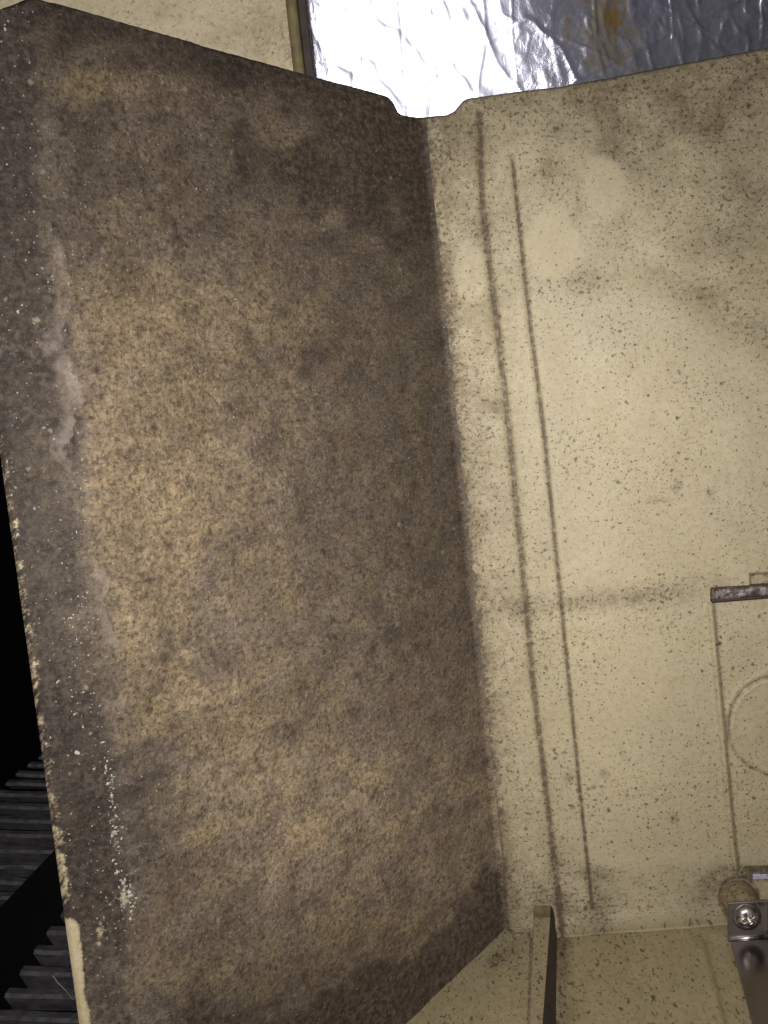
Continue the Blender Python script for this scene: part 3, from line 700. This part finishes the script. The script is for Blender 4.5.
# ------------------------------------------------------------------ behind the housing: cream rear panel, foil lining
YR = .435
rp = empty('rear_panel', on_y(150, 60, YR), 'cream painted metal panel behind the top edge of the sooty panel', 'metal panel')
p00 = on_y(-140, -120, YR); p1 = on_y(286.5, 0, YR)
xs = np.linspace(p00[0], p1[0], 220); zs = np.linspace(on_y(100, 140, YR)[2], p00[2] + .03, 130)
XS, ZS = np.meshgrid(xs, zs)
QP = np.stack([XS, np.full_like(XS, YR) + (fbm(XS * 30, ZS * 30, 5, 3) - .5) * .003, ZS], 2)
rx_, ry_, _ = proj(QP)
rg = .45 * blob(rx_, ry_, 263, 22, 40, 26, 60) + .35 * blob(rx_, ry_, 240, 45, 50, 16, 15) + .3 * blob(rx_, ry_, 160, 12, 30, 14) + .10 * fbm(rx_ / 18, ry_ / 18, 12) + .25 * blob(rx_, ry_, 287, 30, 6, 60)
grid_obj('sheet', QP, MAT['rear'], rp, dict(grime=rg, clean=rg * 0, crease=rg * 0))
zb, zt_ = zs[0], zs[-1]
def upright(xa, xb, y0, y1, mat, name, bev=.0006):
    a0 = on_y(xa, 30, y0); b0 = on_y(xb, 30, y0)
    v, f = box_verts(a0[0], b0[0], y0, y1, zb, zt_)
    return mesh_obj(name, v, f, mat, rp, bevel=bev)
gp = on_y(287.5, 30, YR)
upright(288.5, 300, YR - .006, YR + .02, MAT['olive'], 'folded_edge', .0015)
upright(300.3, 309.5, YR + .002, YR + .02, MAT['brown'], 'edge_trim')
# foil lining
def foil_mat():
    n = N('aluminium_foil')
    c = n.mix(n.noise(60, 4), (.68, .68, .88), (.84, .84, .96))
    d = n.math('MULTIPLY', n.attr('soot'), n.step(.40, .58, n.noise(110, 5, .65)))  # greys the turned-away foil; shade put into the colour
    c = n.mix(n.math('MULTIPLY', d, .8), c, (.10, .10, .13))
    st = n.attr('stain'); sm = n.math('MULTIPLY', st, n.step(.25, .6, n.math('ADD', n.noise(140, 5, .65), n.math('MULTIPLY', st, .25))), clamp=True)
    c = n.mix(sm, c, n.mix(n.step(.50, 1.1, n.math('ADD', n.attr('core'), n.math('MULTIPLY', n.math('SUBTRACT', n.noise(190, 6, .7), .5), 3.2))), (.36, .32, .27), (.40, .26, .10)))
    b = n.bump(n.noise(110, 5, .6, dist=.8), n.math('ADD', .055, n.math('MULTIPLY', n.attr('crinkle'), .38)), .0012)
    b = n.bump(n.noise(300, 5, .65, dist=.5), n.math('ADD', .04, n.math('MULTIPLY', n.attr('crinkle'), .42)), .0008, b)
    return n.done(c, n.math('ADD', .29, n.math('MULTIPLY', n.math('ADD', sm, d), .3), clamp=True), b, n.math('SUBTRACT', .60, n.math('MULTIPLY', sm, .52)), .5)
YFO = .60
fx0, fx1 = on_y(303, 40, YFO)[0], on_y(880, 40, YFO)[0]
fz0, fz1 = on_y(430, 190, YFO)[2], on_y(430, -130, YFO)[2]
U, V = np.meshgrid(np.linspace(fx0, fx1, 460), np.linspace(fz0, fz1, 250))
foil = np.stack([U, np.full_like(U, YFO), V], 2)
ux, uy, _ = proj(foil)
xb = on_y(560, 50, YFO)[0]
Y = foil[..., 1]
fn_ = -ray(425, 45); fn_ /= np.linalg.norm(fn_); fp_ = on_y(425, 45, YFO)   # the left bay faces the flash, the right one turns away
Y -= (fn_[0] * (U - fp_[0]) + fn_[2] * (V - fp_[2])) / fn_[1]
Y += np.log1p(np.exp((U - xb) / .012)) * .012 * .52
Y += (fbm(U * 16, V * 12, 7, 3, .45) - .5) * (.0045 + .009 * sstep(520, 620, ux))
rg1 = 1 - np.abs(fbm(U * 60 + V * 20, V * 34, 17, 3) * 2 - 1) * 2.2
Y -= np.clip(rg1, 0, 1) ** 3 * (.0003 + .0010 * sstep(500, 600, ux))
rg2 = 1 - np.abs(fbm(U * 130 - V * 60, V * 90 + U * 40, 27, 2) * 2 - 1) * 3.0
Y -= np.clip(rg2, 0, 1) ** 2 * .00022 * sstep(480, 580, ux)
pit = .0268                                                           # scrim threads: uprights and a diamond lattice
xt = (U + (fbm(V * 30, U * 40, 3, 2) - .5) * .010 - on_y(638.5, 40, YFO)[0] + .003 * np.sin(U * 140)) / .0205
dth = np.abs(xt - np.round(xt)) * .0205
Y -= (.00010 + .0008 * sstep(540, 600, ux) * sstep(.35, .65, fbm(U * 60, V * 60, 201, 2))) * np.exp(-(dth / .0009) ** 2)
for sg in (1, -1):
    q = (V * 1.0 + sg * U * .42) / .040; dq = np.abs(q - np.round(q)) * .040
    Y -= (.00005 + .0006 * sstep(540, 600, ux) * sstep(.40, .6, fbm(U * 50, V * 50, 211, 2))) * np.exp(-(dq / .0009) ** 2)
foil[..., 1] = Y
soot = .42 * sstep(560, 640, ux) * (.45 + .8 * fbm(ux / 30, uy / 30, 33, 4)) + .35 * blob(ux, uy, 440, 108, 70, 14) + .3 * blob(ux, uy, 360, 40, 12, 60, -30)  # right bay and left patches: shade of turned-away foil painted in
stain = sstep(1.2, .6, np.hypot((ux - 608) / 38, (uy - 12) / 54) + (fbm(ux / 12, uy / 12, 44, 5) - .5) * 2.2)
fo = grid_obj('foil_sheet', foil, foil_mat(), None, dict(soot=soot, stain=stain, core=sstep(1.3, .3, np.hypot((ux - 617) / 17, (uy - 16) / 24)), crinkle=sstep(470, 600, ux) + .6 * sstep(350, 320, ux)), flip=False)
tag(fo, 'crumpled silver foil lining with a yellow stain behind the notched top edge', 'foil')
m = fo.modifiers.new('thickness', 'SOLIDIFY'); m.thickness = .0006; m.offset = 1; m.use_rim_only = True

# ------------------------------------------------------------------ black pleated bellows low at the left, beyond the free edge
YB = .46
bel = empty('pleated_bellows', on_y(20, 1024, YB), 'black stepped pleats beyond the free left edge of the sooty panel', 'bellows')
def pleat(xl, xr, ytop, yn, y0, rise, parent, i):
    """one fold: front face leaning back under the next, its upper edge slightly ragged"""
    a = on_y(xl, ytop, y0); b = on_y(xr, ytop + (xr - xl) * .03, y0); hgt = (on_y(xl, ytop, y0) - on_y(xl, ytop + yn, y0))[2]
    kx = 9; v = []; f = []
    for j in range(kx):
        t = j / (kx - 1); x = a[0] + (b[0] - a[0]) * t; zt2 = a[2] + (b[2] - a[2]) * t + random.uniform(-1, 1) * .0003
        v += [(x, y0 + .0065, zt2 - .0006), (x, y0 + .0018, zt2 - .0003), (x, y0, zt2 - .0012), (x, y0 + .007, zt2 - hgt * 1.12)]
    for j in range(kx - 1):
        for k in range(3): f.append((j * 4 + k, (j + 1) * 4 + k, (j + 1) * 4 + k + 1, j * 4 + k + 1))
    f += [(0, 1, 2, 3), tuple((kx - 1) * 4 + k for k in (3, 2, 1, 0))]
    o = mesh_obj('pleat', v, f, MAT['black'], parent); o.data.materials.append(MAT['dusty'])
    for q, p in enumerate(o.data.polygons):
        if q < (kx - 1) * 3 and q % 3 == 1: p.material_index = 1
    return o
ups = [(38, 757, 8), (27, 765, 8.5), (15, 774, 9), (5, 783, 10), (-14, 793, 12), (-30, 805, 14), (-30, 819, 14), (-30, 833, 16), (-30, 849, 16), (-30, 865, 16), (-30, 881, 15), (-30, 896, 16)]
for i, (xl, yt, hn) in enumerate(ups): pleat(xl, 175, yt, hn, YB + .05 - i * .004, 0, bel, i)
low = [(72, 897, 18), (60, 914, 19), (46, 932, 20), (33, 951, 21), (19, 972, 23), (4, 995, 22), (-12, 1017, 24), (-28, 1040, 26)]
for i, (xl, yt, hn) in enumerate(low): pleat(xl, 190, yt, hn, YB - .02 - i * .004, 0, bel, i)
# flat black sheet added for the diagonal shadow between the two runs
pa = [on_y(78, 826, YB + .001), on_y(110, 826, YB + .001), on_y(110, 990, YB + .001), on_y(-60, 1090, YB + .001), on_y(-60, 972, YB + .001)]
v, f = prism([p + np.array([0, .004, 0]) for p in pa][::-1], pa[::-1])
pl = mesh_obj('shadow_sheet', v, f, MAT['void'], bel)
# a stray hair on the pleats
hp = [on_y(53, 976, YB - .05), on_y(58, 983, YB - .052), on_y(66, 991, YB - .053), on_y(73, 1000, YB - .05)]
fv_, ff_ = [], []
for p, q in zip(hp[:-1], hp[1:]):
    v, f = tube(p, q, .00018, 6); k = len(fv_); fv_ += v; ff_ += [tuple(x + k for x in a) for a in f]
fb = mesh_obj('stray_fibre', fv_, ff_, flat_mat('pale_fibre', (.35, .33, .33), .6))
tag(fb, 'single pale hair caught on the black pleats at the lower left', 'hair')

# dark inside wall of the machine behind everything
v, f = box_verts(-.6, .8, .95, .96, -.4, .9)
w_ = mesh_obj('wall', v, f, MAT['void']); w_['kind'] = 'structure'
